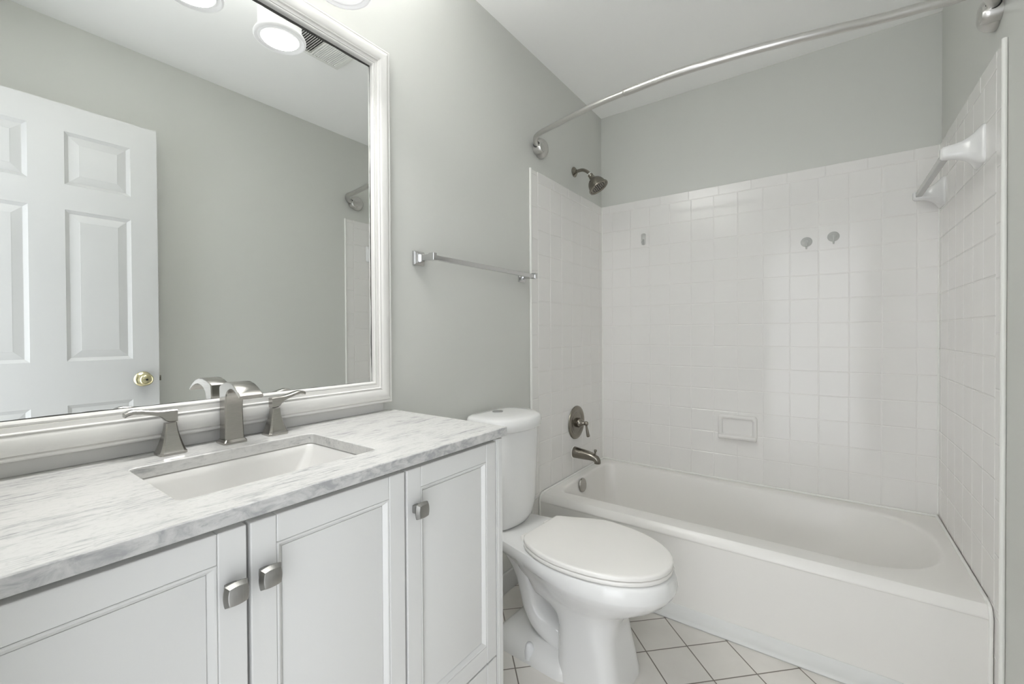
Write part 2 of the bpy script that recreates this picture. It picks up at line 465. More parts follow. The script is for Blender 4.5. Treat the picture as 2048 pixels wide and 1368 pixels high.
# ------------------------------------------------------------------ vanity cabinet
XF = .445
van = empty('vanity_cabinet', (.22, .43, 0), 'white painted vanity cabinet under the marble counter', 'cabinet')
VY0, VY1 = YB+.02, .884
b = B()                                                      # carcass: sides, bottom, back and face frame
b.box(-.004, .425, VY0, VY0+.018, .09, .8575).box(-.004, .425, VY1-.019, VY1-.001, .09, .8575)
b.box(-.004, .425, VY0+.018, VY1-.019, .09, .108).box(-.004, .006, VY0+.018, VY1-.019, .108, .8575)
b.box(.405, .4245, VY0+.018, VY1-.019, .815, .8575).box(.405, .4245, .555, .585, .108, .815).box(.405, .4245, .255, .295, .108, .815)
b.box(.0, .36, VY0, VY1-.001, .0, .09)
inloc(b.build('body', M_VAN, van, angle=0))
b = B().box(.40, XF, .8605, VY1, .0, .852)                  # right-hand stile, flush with the doors
b.box(XF-.001, XF+.0012, .8665, VY1-.0005, .0, .852)
inloc(b.build('stile', M_VAN, van, angle=0, bevel=.0016))
def cabinet_front(name, y0, y1, z0, z1, sw=.0370, rail=.043):
    """stiles and rails with fine joints, a beaded moulding, a flat field"""
    b = B(); t = .020; g = .0004
    b.box(XF-t, XF, y0, y0+sw, z0, z1).box(XF-t, XF, y1-sw, y1, z0, z1)
    b.box(XF-t, XF-.0003, y0+sw+g, y1-sw-g, z1-rail, z1).box(XF-t, XF-.0003, y0+sw+g, y1-sw-g, z0, z0+rail)
    o = inloc(b.build(name, M_VAN, van, angle=0, bevel=.0018))
    a0, a1, c0, c1 = y0+sw+g, y1-sw-g, z0+rail+g, z1-rail-g
    P = lambda k, d: [(XF-d, a0+k, c0+k), (XF-d, a1-k, c0+k), (XF-d, a1-k, c1-k), (XF-d, a0+k, c1-k)]
    b = B().loft([P(0, .018), P(0, .0016), P(.0012, .0006), P(.0035, .0012), P(.0085, .0065), P(.0100, .0082), P(.0106, .0105), P(.0112, .0085), P(.0125, .0082)], cap0=False)
    m = b.build('panel', M_VAN, o, angle=25)
    return o
def square_knob(door, y, z):
    rr = lambda h, r, d: [(XF+d, y+u, z+v) for u, v in pillow(h, r)]
    def pillow(h, bow, n=7):
        pts = []
        cs = [(-1, -1), (1, -1), (1, 1), (-1, 1)]
        for q in range(4):
            (a0, b0), (a1, b1) = cs[q], cs[(q+1) % 4]
            for k in range(n):
                t = k/n; bul = bow*4*t*(1-t)
                x, yy = a0+(a1-a0)*t, b0+(b1-b0)*t
                nx, ny = (b1-b0)/2, -(a1-a0)/2
                pts.append(((x+nx*bul)*h, (yy+ny*bul)*h))
        return pts
    b = B().loft([rr(.0075, .08, -.001), rr(.0075, .08, .006), rr(.0065, .05, .011), rr(.0085, .1, .0150), rr(.0136, .14, .0172), rr(.0144, .14, .0190),
                  rr(.0144, .14, .0210), rr(.0112, .14, .0275), rr(.0102, .13, .0281)])
    o = b.build('knob', M_PEWTER, door, angle=28); o['label'] = 'square pewter knob'
    return o
ZT, ZB = .8475, .100
d1 = cabinet_front('door', -.012, .2780, ZB, ZT)
square_knob(d1, .2560, .7660)
d2 = cabinet_front('door', .2830, .5665, ZB, ZT)
square_knob(d2, .3015, .7685)
d3 = cabinet_front('door', .5720, .8575, .307, ZT)
square_knob(d3, .5930, .7670)
dr = cabinet_front('drawer', .5720, .8575, ZB, .3025)
square_knob(dr, .715, .20)
d1['label'] = 'left cabinet door with its knob at the right'; d2['label'] = 'middle cabinet door'; d3['label'] = 'right cabinet door above the drawer'

# ------------------------------------------------------------------ countertop, sink, backsplash
CT, CB = .8812, .8590
CY0, CY1, CX1 = YB+.003, .890, .4575
SX0, SX1, SY0, SY1 = .1115, .3655, .2215, .5615
def slab_with_hole():
    b = B()
    def ring(x0, x1, y0, y1, r, z, n=5): return [(x, y, z) for x, y in rrect((x0+x1)/2, (y0+y1)/2, (x1-x0)/2, (y1-y0)/2, r, n)]
    ri = .012
    rings = [ring(SX0, SX1, SY0, SY1, ri, CB), ring(SX0, SX1, SY0, SY1, ri, CT-.0012), ring(SX0-.0012, SX1+.0012, SY0-.0012, SY1+.0012, ri, CT),
             ring(-.005, CX1-.0015, CY0, CY1-.0015, .002, CT), ring(-.005, CX1, CY0, CY1, .002, CT-.0015), ring(-.005, CX1, CY0, CY1, .002, CB+.001),
             ring(-.005, CX1-.001, CY0, CY1-.001, .002, CB), ring(SX0, SX1, SY0, SY1, ri, CB)]
    return b.loft(rings, cap0=False, cap1=False)
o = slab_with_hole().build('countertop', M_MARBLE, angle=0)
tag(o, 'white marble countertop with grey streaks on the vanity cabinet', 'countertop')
def sr(dx, dyl, dyr, r, z): return [(x, y, z) for x, y in rrect((SX0+SX1)/2, (SY0+dyl+SY1-dyr)/2, (SX1-SX0)/2-dx, (SY1-SY0-dyl-dyr)/2, r, 8)]
b = B().loft([sr(-.012, -.012, -.012, .02, CB-.004), sr(-.012, -.012, -.012, .02, CB-.0008), sr(-.003, -.003, -.003, .016, CB-.0008), sr(.001, .001, .001, .016, CB-.004), sr(.004, .006, .006, .018, CB-.018), sr(.012, .022, .030, .022, CB-.06),
              sr(.020, .038, .055, .028, CB-.095), sr(.034, .060, .085, .03, CB-.112), sr(.06, .09, .12, .03, CB-.118)], cap0=False)
tag(b.build('undermount_sink', M_SINK, angle=60), 'white rectangular undermount sink set into the marble countertop', 'sink')
b = B().lathe([(0, 0), (.022, 0), (.022, .003), (.012, .004), (0, .003)], (.238, .385, CB-.118), (0, 0, 1), 24)
tag(b.build('sink_drain', M_NICKEL), 'round nickel drain in the bottom of the sink', 'drain')
b = B().box(-.005, .0035, CY0+.004, .8565, CT, .9085)
tag(b.build('backsplash', M_BACKSPLASH, angle=0, bevel=.0015), 'narrow pale backsplash strip below the mirror frame', 'backsplash')

# ------------------------------------------------------------------ faucet
fau = empty('faucet', (.052, .411, CT), 'brushed nickel widespread faucet with two lever handles behind the sink', 'faucet')
FX, FY = .048, .4135
# spout: a sheet that rises from the deck, bends over and ends in a flat lip
def spout():
    b = B(); rings = []
    # (back x, back z, front x, front z, half width)
    sec = [(-.0160, 0, .0180, 0, .0190), (-.0158, .030, .0160, .030, .0184), (-.0158, .060, .0148, .062, .0180), (-.0158, .088, .0150, .080, .0180), (-.0156, .108, .0168, .0935, .0182),
           (-.0150, .1180, .0205, .1020, .0185), (-.0080, .1225, .0265, .1080, .0188), (.0080, .1275, .0350, .1130, .0194), (.0270, .1310, .0450, .1160, .0202), (.0460, .1315, .0570, .1168, .0210),
           (.0640, .1275, .0690, .1145, .0218), (.0800, .1200, .0810, .1095, .0226), (.0940, .1105, .0930, .1022, .0232), (.0985, .1065, .0975, .0992, .0234)]
    for bx, bz, fx, fz, hw in sec:
        bl = .0022
        dv = Vector((fx-bx, 0, fz-bz)); L = dv.length; u = dv/L
        pts = [(0+bl, -hw), (L-bl, -hw), (L, -hw+bl), (L, hw-bl), (L-bl, hw), (bl, hw), (0, hw-bl), (0, -hw+bl)]
        rings.append([(FX+bx+u.x*a, FY+c, CT+.006+bz+u.z*a) for a, c in pts])
    return b.loft(rings)
inloc(spout().build('spout', M_NICKEL, fau, angle=40))
b = B().loft([[(x, y, CT+z) for x, y in rrect(FX+.001, FY, h, h+.0015, .004, 3)] for h, z in ((.0220, 0), (.0220, .0045), (.0195, .0080), (.0185, .0095))])
inloc(b.build('spout_base', M_NICKEL, fau, angle=30))
def handle(hy, sgn):
    hx = .046; b = B(); rings = []
    for h, z in ((.0228, 0), (.0228, .005), (.0208, .0075), (.0172, .0185), (.0135, .033), (.0108, .046), (.0094, .057), (.0092, .0625)):
        c = h*.22
        rings.append([(hx+x, hy+y, CT+z) for x, y in ((h-c, -h), (h, -h+c), (h, h-c), (h-c, h), (-h+c, h), (-h, h-c), (-h, -h+c), (-h+c, -h))])
    base = inloc(b.loft(rings).build('handle_base', M_NICKEL, fau, angle=24))
    # lever: block above the neck that sweeps sideways into a flat blade
    sec = [(-.0098, .0640, .0882, .0094), (-.004, .0640, .0887, .0094), (.0050, .0648, .0890, .0094), (.0090, .0672, .0890, .0094), (.0135, .0728, .0890, .0095),
           (.0210, .0786, .0895, .0096), (.0330, .0822, .0912, .0097), (.0470, .0862, .0945, .0098), (.0590, .0880, .0962, .0098), (.0660, .0862, .0946, .0097), (.0715, .0830, .0915, .0094)]
    if sgn > 0:   # the right-hand lever climbs towards its tip
        sec = [(a, lo+max(0, a-.012)*.05, hi+max(0, a-.012)*.05, w_) for a, lo, hi, w_ in sec]
    b = B(); rings = []
    for a, lo, hi, hw in sec:
        y = hy+sgn*a; m = (lo+hi)/2; k = .0018
        rings.append([(hx-hw, y, CT+lo+k), (hx-hw+k, y, CT+lo), (hx+hw-k, y, CT+lo), (hx+hw, y, CT+lo+k), (hx+hw, y, CT+hi-k), (hx+hw-k, y, CT+hi), (hx-hw+k, y, CT+hi), (hx-hw, y, CT+hi-k)])
    lv = b.loft(rings).build('lever', M_NICKEL, base, angle=38)
handle(.3030, -1)
handle(.5080, 1)

# ------------------------------------------------------------------ mirror
mir = empty('wall_mirror', (0, .43, 1.45), 'large wall mirror in a moulded white frame above the vanity', 'mirror')
MY0, MY1, MZ0, MZ1 = YB+.006, .878, .909, 1.992      # outer edge of the frame
FWD = .068                                            # moulding width
GX = .010
b = B().box(-TT, GX, MY0+.03, MY1-.03, MZ0+.03, MZ1-.03)
o = inloc(b.build('glass', M_MIRROR, mir, angle=0)); o['label'] = 'silvered mirror glass'
# blackened edge of the silvering, an irregular line just inside the frame
b = B()
iy1, iz0, iz1 = MY1-FWD, MZ0+FWD, MZ1-FWD
rnd = random.Random(3)
def edge_strip(pts_fn, n, wmin, wmax):
    prev = None; wd = wmin
    for k in range(n+1):
        wd = max(wmin, min(wmax, wd+rnd.uniform(-.0006, .0006)))
        a, c = pts_fn(k/n, wd)
        if prev: b.quad(prev[0], a, c, prev[1])
        prev = (a, c)
edge_strip(lambda t, wd: ((GX+.0004, MY0+.06+(iy1-MY0-.06)*t, iz1+.004), (GX+.0004, MY0+.06+(iy1-MY0-.06)*t, iz1-wd)), 90, .0035, .0068)
edge_strip(lambda t, wd: ((GX+.0004, MY0+.06+(iy1-MY0-.06)*t, iz0-.004), (GX+.0004, MY0+.06+(iy1-MY0-.06)*t, iz0+wd)), 90, .0004, .0022)
edge_strip(lambda t, wd: ((GX+.0004, iy1+.004, iz0+(iz1-iz0)*t), (GX+.0004, iy1-wd, iz0+(iz1-iz0)*t)), 90, .0004, .0030)
inloc(b.build('blackened_edge', M_DARK, mir, angle=0))
# moulding profile: (distance from the outer edge, x)
prof = [(.0, -TT), (.0, .0165), (.0015, .0195), (.004, .0215), (.0065, .0215), (.0085, .0200), (.0095, .0185), (.0105, .0230), (.0150, .0262), (.0210, .0285), (.0290, .0292), (.0370, .0280),
        (.0430, .0255), (.0450, .0235), (.0455, .0262), (.0475, .0268), (.0490, .0255), (.0495, .0225), (.0585, .0225), (.0590, .0200), (.0605, .0215), (.0635, .0222), (.0660, .0205), (.0675, .0165), (.068, .0105)]
def corner(k, x):
    return [(x, MY0+k, MZ0+k), (x, MY1-k, MZ0+k), (x, MY1-k, MZ1-k), (x, MY0+k, MZ1-k)]
b = B()
for q in range(4):                                     # four mitred lengths
    A = [corner(k, x)[q] for k, x in prof]; C_ = [corner(k, x)[(q+1) % 4] for k, x in prof]
    b.loft([A, C_], cap0=False, cap1=False, close=False)
inloc(b.build('frame', M_FRAME, mir, angle=28))

# ------------------------------------------------------------------ vanity light above the mirror
lamp = empty('vanity_light', (.0, .41, 2.17), 'wall light bar with three white drum shades above the mirror', 'lamp')
b = B().loft([[(x, y, z) for y, z in rrect(.41, 2.185, .30-k, .055-k, .012, 4)] for x, k in ((-TT, 0), (.016, 0), (.022, .006))])
inloc(b.build('back_plate', M_SATIN, lamp, angle=30))
LX = .164
for ly in (.197, .410, .623):
    z0 = 1.9575
    b = B().tube(spline([(.018, ly, 2.185), (.045, ly, 2.186), (.072, ly, 2.170), (.085, ly, 2.130), (.0935, ly, 2.085), (.106, ly, 2.070)], 6), .0075, 14)
    arm = inloc(b.build('arm', M_SATIN, lamp, angle=40))
    b = B().lathe([(.0, .118), (.046, .118), (.0485, .120), (.0495, .145), (.0515, .147), (.0535, .145), (.0545, .120), (.0560, .030), (.0565, .020), (.0600, .0160), (.0655, .0125), (.0675, .0080), (.0672, .0040), (.0650, .0010), (.0630, .0),
                   (.0605, .0010), (.0590, .0050), (.0560, .0060), (.0545, .0040), (.0530, .0032), (.0500, .0036), (.0490, .0080), (.0, .0080)], (LX, ly, z0), (0, 0, 1), 56, cap=False)
    sh = inloc(b.build('shade', M_SHADE, lamp, angle=60)); sh['label'] = 'white glass drum shade'
    b = B().lathe([(0, .0030), (.0488, .0030), (.0488, .0060), (0, .0060)], (LX, ly, z0), (0, 0, 1), 40)
    b.build('lens', M_LENS, sh, angle=0)
    area('added_uplight', (LX, ly, z0+.122), (LX, ly, 3), .085, 0, UP_FILL, (1.0, 1.0, .985), 'DISK')   # added light for the ceiling; the drum's open top is made up
    area('lamp_bulb', (LX, ly, z0+.0022), (LX, ly, 0), .094, 0, LAMP_POWER, (1.0, 1.0, .985), 'DISK', 128)

# ------------------------------------------------------------------ ceiling vent
ven = empty('ceiling_vent', (.75, 1.09, H), 'white slatted exhaust fan grille on the ceiling', 'vent')
vx0, vx1, vy0, vy1 = .615, .862, .925, 1.245
zt, zb = H-.0002, H-.016
vr = lambda a, c, z: [(vx0+a, vy0+c, z), (vx1-a, vy0+c, z), (vx1-a, vy1-c, z), (vx0+a, vy1-c, z)]
b = B().loft([vr(0, 0, zt), vr(0, 0, zb+.003), vr(.003, .003, zb), vr(.017, .023, zb), vr(.018, .024, zb+.002), vr(.018, .024, zt)], cap0=False, cap1=False)
b.box(vx0+.015, vx1-.015, 1.1005, 1.1055, zb+.0005, zt-.002)
inloc(b.build('grille_frame', M_VENT, ven, angle=0))
b = B()
def slats(y0, y1, n, lean, th):
    for k in range(n):
        y = y0+(y1-y0)*(k+.5)/n
        q = lambda x: [(x, y-lean*.004-th/2, zb+.001), (x, y-lean*.004+th/2, zb+.001), (x, y+lean*.004+th/2, zb+.0125), (x, y+lean*.004-th/2, zb+.0125)]
        b.loft([q(vx0+.017), q(vx1-.017)])
slats(vy0+.024, 1.100, 15, 1.15, .0026); slats(1.1065, vy1-.026, 12, -.9, .0018)
inloc(b.build('slats', M_VENT, ven, angle=0))
inloc(B().box(vx0+.017, vx1-.017, vy0+.023, vy1-.023, H-.0012, H-.0003).build('fan_shade_sheet', mat('painted_fan_shade', (.17, .17, .165), .8), ven, angle=0))  # flat dark sheet, painted as the shade behind the slats

# ------------------------------------------------------------------ towel bar
tb = empty('towel_bar', (0, 1.3, 1.37), 'chrome square towel bar on the grey wall above the toilet', 'towel bar')
BX = .066
for y in (1.010, 1.627):
    sq = lambda x, h: [(x, y+a, 1.3755+c) for a, c in ((-h, -h), (h, -h), (h, h), (-h, h))]
    b = B().loft([sq(-TT, .0235), sq(.000, .0235), sq(.004, .0185), sq(.007, .0185), sq(.010, .013)])
    fl = inloc(b.build('flange', M_CHROME, tb, angle=20))
    hz, hy = .0105, .0066
    b = B().loft([[(x, y+a, 1.3745+c) for a, c in ((-hy*k, -hz*k), (hy*k, -hz*k), (hy*k, hz*k), (-hy*k, hz*k))] for x, k in ((.006, 1.25), (.016, 1.25), (.018, .95), (.050, .92), (.056, 1.2), (BX+.010, 1.2), (BX+.011, 1.05))])
    b.build('post', M_CHROME, fl, angle=20)
b = B().box(BX-.0075, BX+.0075, 1.016, 1.636, 1.3645, 1.3805)
inloc(b.build('bar', M_CHROME, tb, angle=0, bevel=.0012))

# ------------------------------------------------------------------ shower curtain rod
rod = empty('shower_curtain_rod', (.75, 1.72, 2.02), 'curved brushed nickel shower curtain rod spanning the tub alcove', 'curtain rod')
RZ = 2.03
end = [(.010, 1.740, RZ-.020), (.018, 1.716, RZ-.018), (.029, 1.698, RZ-.011), (.043, 1.688, RZ-.004), (.066, 1.680, RZ), (.10, 1.670, RZ)]
ctr = end+[(.165, 1.654, RZ), (.33, 1.613, RZ), (.50, 1.592, RZ), (.716, 1.582, RZ), (.93, 1.600, RZ), (1.10, 1.630, RZ), (1.25, 1.661, RZ)]
ctr += [(1.34, 1.672, RZ), (1.40, 1.681, RZ)]+[(W-a, b_, c_) for a, b_, c_ in end[:5][::-1]]
path = spline(ctr, 8)
k = min(range(len(path)), key=lambda i: abs(path[i].x-.497))
inloc(B().tube(path[:k+2], .0112, 20).build('inner_tube', M_SATIN, rod, angle=60))
pj = path[k]; tj = (path[k+1]-path[k]).normalized()
b = B().tube([pj-tj*.004, pj-tj*.003, pj+tj*.003]+path[k+1:], [.0118, .0128, .0132]+[.0136]*len(path[k+1:]), 20)
inloc(b.build('outer_tube', M_SATIN, rod, angle=60))
for x, s in ((-TT, 1), (W+TT, -1)):
    c = Vector((x, 1.787, 2.012))
    b = B().lathe([(0, 0), (.0465, 0), (.0475, .004), (.0465, .012), (.042, .024), (.034, .033), (.022, .0385), (0, .040)], c, (s, 0, 0), 40)
    mt = inloc(b.build('wall_mount', M_SATIN, rod, angle=60))
    # boss that carries the rod end, with a black gasket between the two
    e = Vector((x, 1.7560, 1.9985))
    b = B().lathe([(0, 0), (.0255, 0), (.0255, .024), (.0235, .036), (.0205, .0400), (.0185, .0385), (.0, .0380)], e, (s, 0, 0), 40)
    b.build('boss', M_SATIN, mt, angle=40)
    q = [Vector(p) for p in end[:3]]
    if s < 0: q = [Vector((W-p.x, p.y, p.z)) for p in q]
    d = (q[0]-q[1]).normalized()
    b = B().lathe([(0, -.010), (.0152, -.010), (.0158, .004), (.0145, .012), (0, .012)], q[0], d, 24)
    b.build('gasket', M_BLACK, mt, angle=40)

# ------------------------------------------------------------------ shower head
shw = empty('overhead_shower', (0, 2.143, 2.006), 'dark nickel shower head on a bent arm high on the left wall', 'shower head')
SYc = 2.145
b = B().lathe([(0, 0), (.027, 0), (.028, .003), (.0255, .007), (.017, .011), (.0145, .016), (.0125, .017)], (-TT, SYc, 2.006), (1, 0, 0), 32)
inloc(b.build('flange', M_BRONZE, shw, angle=40))
arm = spline([(.004, SYc, 2.006), (.035, SYc, 2.0075), (.055, SYc, 2.003), (.074, SYc, 1.9905), (.090, SYc, 1.974)], 6)
inloc(B().tube(arm, .0086, 18).build('arm', M_BRONZE, shw, angle=60))
ax = Vector((.52, .08, -.85)).normalized(); o0 = Vector((.086, SYc, 1.978))
inloc(B().lathe([(.0092, 0), (.0105, .001), (.0105, .004), (.0092, .005)], o0, ax, 24).build('tape_ring', M_CAULK, shw))
hp = [(.0095, .005), (.0118, .007), (.0118, .016), (.0105, .019), (.0130, .022), (.0135, .028), (.0160, .0315), (.0165, .034), (.0225, .037), (.0300, .044), (.0355, .053), (.0395, .064), (.0412, .074), (.0415, .078),
               (.0460, .0800), (.0475, .0835), (.0465, .0875), (.0420, .0885), (.0385, .0850), (.0375, .0835), (.0, .0835)]
b = B().lathe([(r*1.16, h*1.14) for r, h in hp], o0, ax, 48)
hd = inloc(b.build('head', M_BRONZE, shw, angle=45))
u = ax.orthogonal().normalized(); v = ax.cross(u); b = B()
for rr, n in ((0, 1), (.009, 6), (.018, 12), (.027, 18)):
    for k in range(n):
        c = o0+ax*.0950+(u*cos(2*pi*k/n)+v*sin(2*pi*k/n))*rr*1.2
        b.lathe([(.0026, 0), (.0022, .0022), (.0, .0026)], c, ax, 8)
b.build('nozzles', M_BLACK, hd, angle=40)

# ------------------------------------------------------------------ shower valve and tub spout
val = empty('shower_valve', (0, 2.145, .626), 'round aged nickel shower valve with a lever on the tiled wall', 'valve')
VYc, VZ = 2.145, .626
b = B().lathe([(0, -.002), (.090, -.002), (.0915, .002), (.090, .006), (.082, .0105), (.070, .012), (.063, .0105), (.058, .0075), (.052, .0085), (.030, .0105), (0, .011)], (0, VYc, VZ), (1, 0, 0), 56)
inloc(b.build('escutcheon', M_BRONZE, val, angle=40))
b = B().lathe([(.024, .008), (.026, .012), (.0265, .022), (.024, .030), (.017, .040), (.011, .047), (.0095, .055), (.0125, .058), (.0125, .067), (.009, .0715), (0, .072)], (0, VYc, VZ), (1, 0, 0), 32)
hb = inloc(b.build('handle', M_BRONZE, val, angle=45))
b = B().tube([(.062, VYc, VZ-.004), (.0635, VYc+.002, VZ-.02), (.067, VYc+.005, VZ-.045), (.070, VYc+.007, VZ-.068), (.071, VYc+.0075, VZ-.073)], [.0050, .0058, .0080, .0098, .0070], 16)
b.build('lever', M_BRONZE, hb, angle=50)

sp = empty('tub_spout', (0, 2.120, .470), 'aged nickel tub spout with a diverter knob above the tub', 'spout')
PY, PZ = 2.120, .467
sec = [(-.002, .0, .0300, .0300), (.006, .0, .0305, .0305), (.030, -.002, .0290, .0285), (.060, -.0035, .0270, .0270), (.090, -.0055, .0245, .0240), (.110, -.0080, .0228, .0215), (.123, -.0125, .0210, .0195)]
b = B(); rings = []
for i, (x, dz, ry, rz) in enumerate(sec):
    rings.append([(x, PY+ry*cos(2*pi*k/28), PZ+dz+rz*sin(2*pi*k/28)) for k in range(28)])
# nose turns down to the outlet
for x0, z0, tilt, r in ((.133, -.0180, 35, .0190), (.138, -.0255, 62, .0180), (.1395, -.0330, 84, .0172), (.139, -.0400, 90, .0168)):
    t = radians(tilt)
    rings.append([(x0+r*sin(2*pi*k/28)*sin(t), PY+r*cos(2*pi*k/28), PZ+z0+r*sin(2*pi*k/28)*cos(t)) for k in range(28)])
inloc(b.loft(rings).build('spout_body', M_BRONZE, sp, angle=50))
inloc(B().lathe([(.032, -.003), (.0335, -.001), (.033, .002), (.0305, .003)], (0, PY, PZ), (1, 0, 0), 32, cap=False).build('caulk_ring', M_CAULK, sp))
b = B().lathe([(.0050, -.010), (.0050, .004), (.0042, .008), (.0046, .010), (.0075, .014), (.0082, .018), (.0070, .0225), (0, .0245)], (.126, PY, PZ+.0090), (.1, 0, 1), 20)
inloc(b.build('diverter_knob', M_BRONZE, sp, angle=50))

# ------------------------------------------------------------------ soap dish and hooks on the far wall
sd = empty('soap_dish', (.749, D, .628), 'white ceramic soap dish on the tiled wall above the tub', 'soap dish')
def rr3(hx, hz, r, d, dz=0): return [(x, D-d, z) for x, z in rrect(.749, .628+dz, hx, hz, r, 6)]
b = B().loft([rr3(.090, .062, .014, -.001), rr3(.090, .062, .014, .010), rr3(.086, .058, .014, .017), rr3(.078, .050, .012, .019), rr3(.072, .044, .010, .016), rr3(.068, .040, .010, .004)], cap0=False)
inloc(b.build('plate', M_TILE, sd, angle=60))
# jutting lower lip
b = B()
prof = [(.004, -.036), (.004, -.062), (.020, -.063), (.034, -.059), (.042, -.050), (.042, -.043), (.037, -.040), (.030, -.044), (.018, -.047)]
rings = []
for x in [.749+q*.0885 for q in (-1, -.985, -.93, -.8, -.4, 0, .4, .8, .93, .985, 1)]:
    e = abs((x-.749)/.0885); sc = 1 if e < .9 else (1-((e-.9)/.1)**2*.45)
    rings.append([(x, D-d*sc, .628+z) for d, z in prof])
inloc(b.loft(rings).build('tray', M_TILE, sd, angle=60))
def suction_hook(x, z, label):
    t = empty('suction_hook', (x, D, z), label, 'hook', 'clear suction hooks on the far wall')
    b = B().lathe([(.0, .002), (.0225, .0015), (.0232, .0005), (.0225, .003), (.017, .0065), (.010, .0095), (.0085, .013), (.0, .0135)], (x, D, z), (0, -1, 0), 32)
    inloc(b.build('cup', M_CLEAR, t, angle=60))
    b = B().tube(spline([(x, D-.012, z+.004), (x, D-.015, z-.012), (x, D-.016, z-.028), (x, D-.024, z-.034), (x, D-.030, z-.026)], 5), [.0035]*21, 10)
    inloc(b.build('hook_arm', M_CLEAR, t, angle=60))
suction_hook(1.044, 1.5465, 'clear suction hook on the tiles, left one of the pair')
suction_hook(1.147, 1.5590, 'clear suction hook on the tiles, right one of the pair')
ah = empty('adhesive_hook', (.259, D, 1.66), 'small whitish adhesive hook alone on the tiles near the shower head', 'hook')
b = B().loft([[(x, D-d, z) for x, z in rrect(.259, 1.663, .0135-k, .034-k, .0125-k, 6)] for d, k in ((-.001, 0), (.002, 0), (.0035, .002))])
inloc(b.build('pad', M_CLEAR2, ah, angle=40))
b = B().tube(spline([(.259, D-.002, 1.660), (.259, D-.008, 1.648), (.259, D-.016, 1.638), (.259, D-.022, 1.645)], 5), [.005]*16, 12)
inloc(b.build('hook_arm', M_CLEAR, ah, angle=60))

# ------------------------------------------------------------------ ceramic towel bar on the right wall
cb = empty('ceramic_towel_bar', (W, 2.12, 1.667), 'clear bar held between two white ceramic brackets on right tiled wall', 'towel bar')
CZ_ = 1.678
def bracket(yc):
    # wall end flares, the outer end is a small rounded block: sections along -x
    sec = [(-.001, .050, .0570, .012), (.004, .050, .0570, .014), (.008, .0475, .0545, .018), (.013, .042, .0490, .022), (.020, .034, .0415, .022), (.030, .0265, .0335, .018), (.043, .0215, .0265, .015), (.058, .0195, .0225, .0135), (.074, .0188, .0205, .0125), (.084, .0172, .0190, .012), (.0895, .0125, .0145, .0105)]
    b = B().loft([[(W-d, yc+a, CZ_+c+.0) for a, c in rrect(0, 0, hy, hz, r, 6)] for d, hy, hz, r in sec])
    return inloc(b.build('bracket', M_PORC, cb, angle=50))
b1, b2 = bracket(1.908), bracket(2.436)
b1['label'] = 'near ceramic bracket'; b2['label'] = 'far ceramic bracket'
b = B().box(W-.083, W-.064, 1.908, 2.436, CZ_-.0095, CZ_+.0095)
inloc(b.build('bar', mat('clear_acrylic', (.66, .66, .645), .15, trans=.3, ior=1.45), cb, angle=0, bevel=.0015))

# ------------------------------------------------------------------ toilet
toi = empty('toilet', (.10, 1.338, 0), 'white two-piece toilet with closed lid between vanity and tub', 'toilet')
toi.rotation_euler = (0, 0, radians(-2.6))
OX = .10
def outline(xb, wb, xw, ww, xf, z, n=14, m=12):
    """plan outline of the bowl in toilet coordinates: straight back, egg-shaped front"""
    pts = []
    for k in range(n+1):                              # front half, right side to left side
        a = pi/2-pi*k/n
        pts.append((xw+(xf-xw)*max(cos(a), 0)**.92, ww*(1 if a > 0 else -1)*abs(sin(a))**.96))
    for k in range(1, m+1):
        t = k/m; s = t*t*(3-2*t)
        pts.append((xw+(xb-xw)*t, -(ww+(wb-ww)*s)))
    for k in range(m-1+1):
        t = 1-k/m; s = t*t*(3-2*t)
        if k == 0: pts.append((xb, wb))
        else: pts.append((xw+(xb-xw)*t, ww+(wb-ww)*s))
    return [(x-OX, y, z) for x, y in pts]
RH = .006
secs = [(.050, .105, .500, .170, .738, .388), (.046, .110, .500, .1790, .7485, .3865), (.044, .112, .500, .1830, .7555, .379), (.044, .112, .500, .1850, .7600, .362), (.080, .110, .500, .1850, .7625, .345), (.150, .108, .500, .1840, .7615, .3400),
        (.205, .106, .500, .1795, .7555, .3280), (.225, .104, .500, .1735, .7475, .3190), (.245, .102, .498, .1640, .7350, .3050), (.268, .099, .494, .1510, .7140, .2880), (.288, .097, .490, .1370, .6860, .2700), (.306, .096, .488, .1240, .6520, .2520), (.322, .096, .490, .1140, .6210, .2350), (.345, .096, .494, .1090, .6280, .1980), (.375, .096, .498, .1080, .6200, .1650), (.400, .096, .500, .1070, .6150, .1400)]
secs = [q[:5]+(q[5]+RH*(1 if q[5] > .3 else q[5]/.3),) for q in secs]
def polar(pts, n=132, cx=.5-OX):
    """resample an outline by angle about (cx, 0) so that unlike sections can be lofted together"""
    out = []; m = len(pts); z = pts[0][2]
    for k in range(n):
        a = 2*pi*(k+.5)/n; dx, dy = cos(a), sin(a); best = 0
        for i in range(m):
            x0, y0 = pts[i][0]-cx, pts[i][1]; x1, y1 = pts[(i+1) % m][0]-cx, pts[(i+1) % m][1]
            ex, ey = x1-x0, y1-y0; den = dx*ey-dy*ex
            if abs(den) < 1e-12: continue
            r = (x0*ey-y0*ex)/den; t = (x0*dy-y0*dx)/den
            if -1e-9 <= t <= 1+1e-9 and r > best: best = r
        out.append((cx+dx*best, dy*best, z))
    return out
def ped(x0, x1, hy, r, z): return [(x-OX, y, z) for x, y in rrect((x0+x1)/2, 0, (x1-x0)/2, hy, r, 6)]
body = [polar(outline(*q)) for q in secs if q[5] > .225]
body += [polar(ped(*q)) for q in ((.380, .592, .108, .075, .195), (.400, .591, .109, .058, .165), (.403, .595, .110, .050, .130), (.404, .608, .112, .048, .07), (.404, .619, .114, .048, .02), (.404, .621, .114, .048, .0))]
bowl = B().loft(body).build('bowl', M_PORC, toi, angle=50)
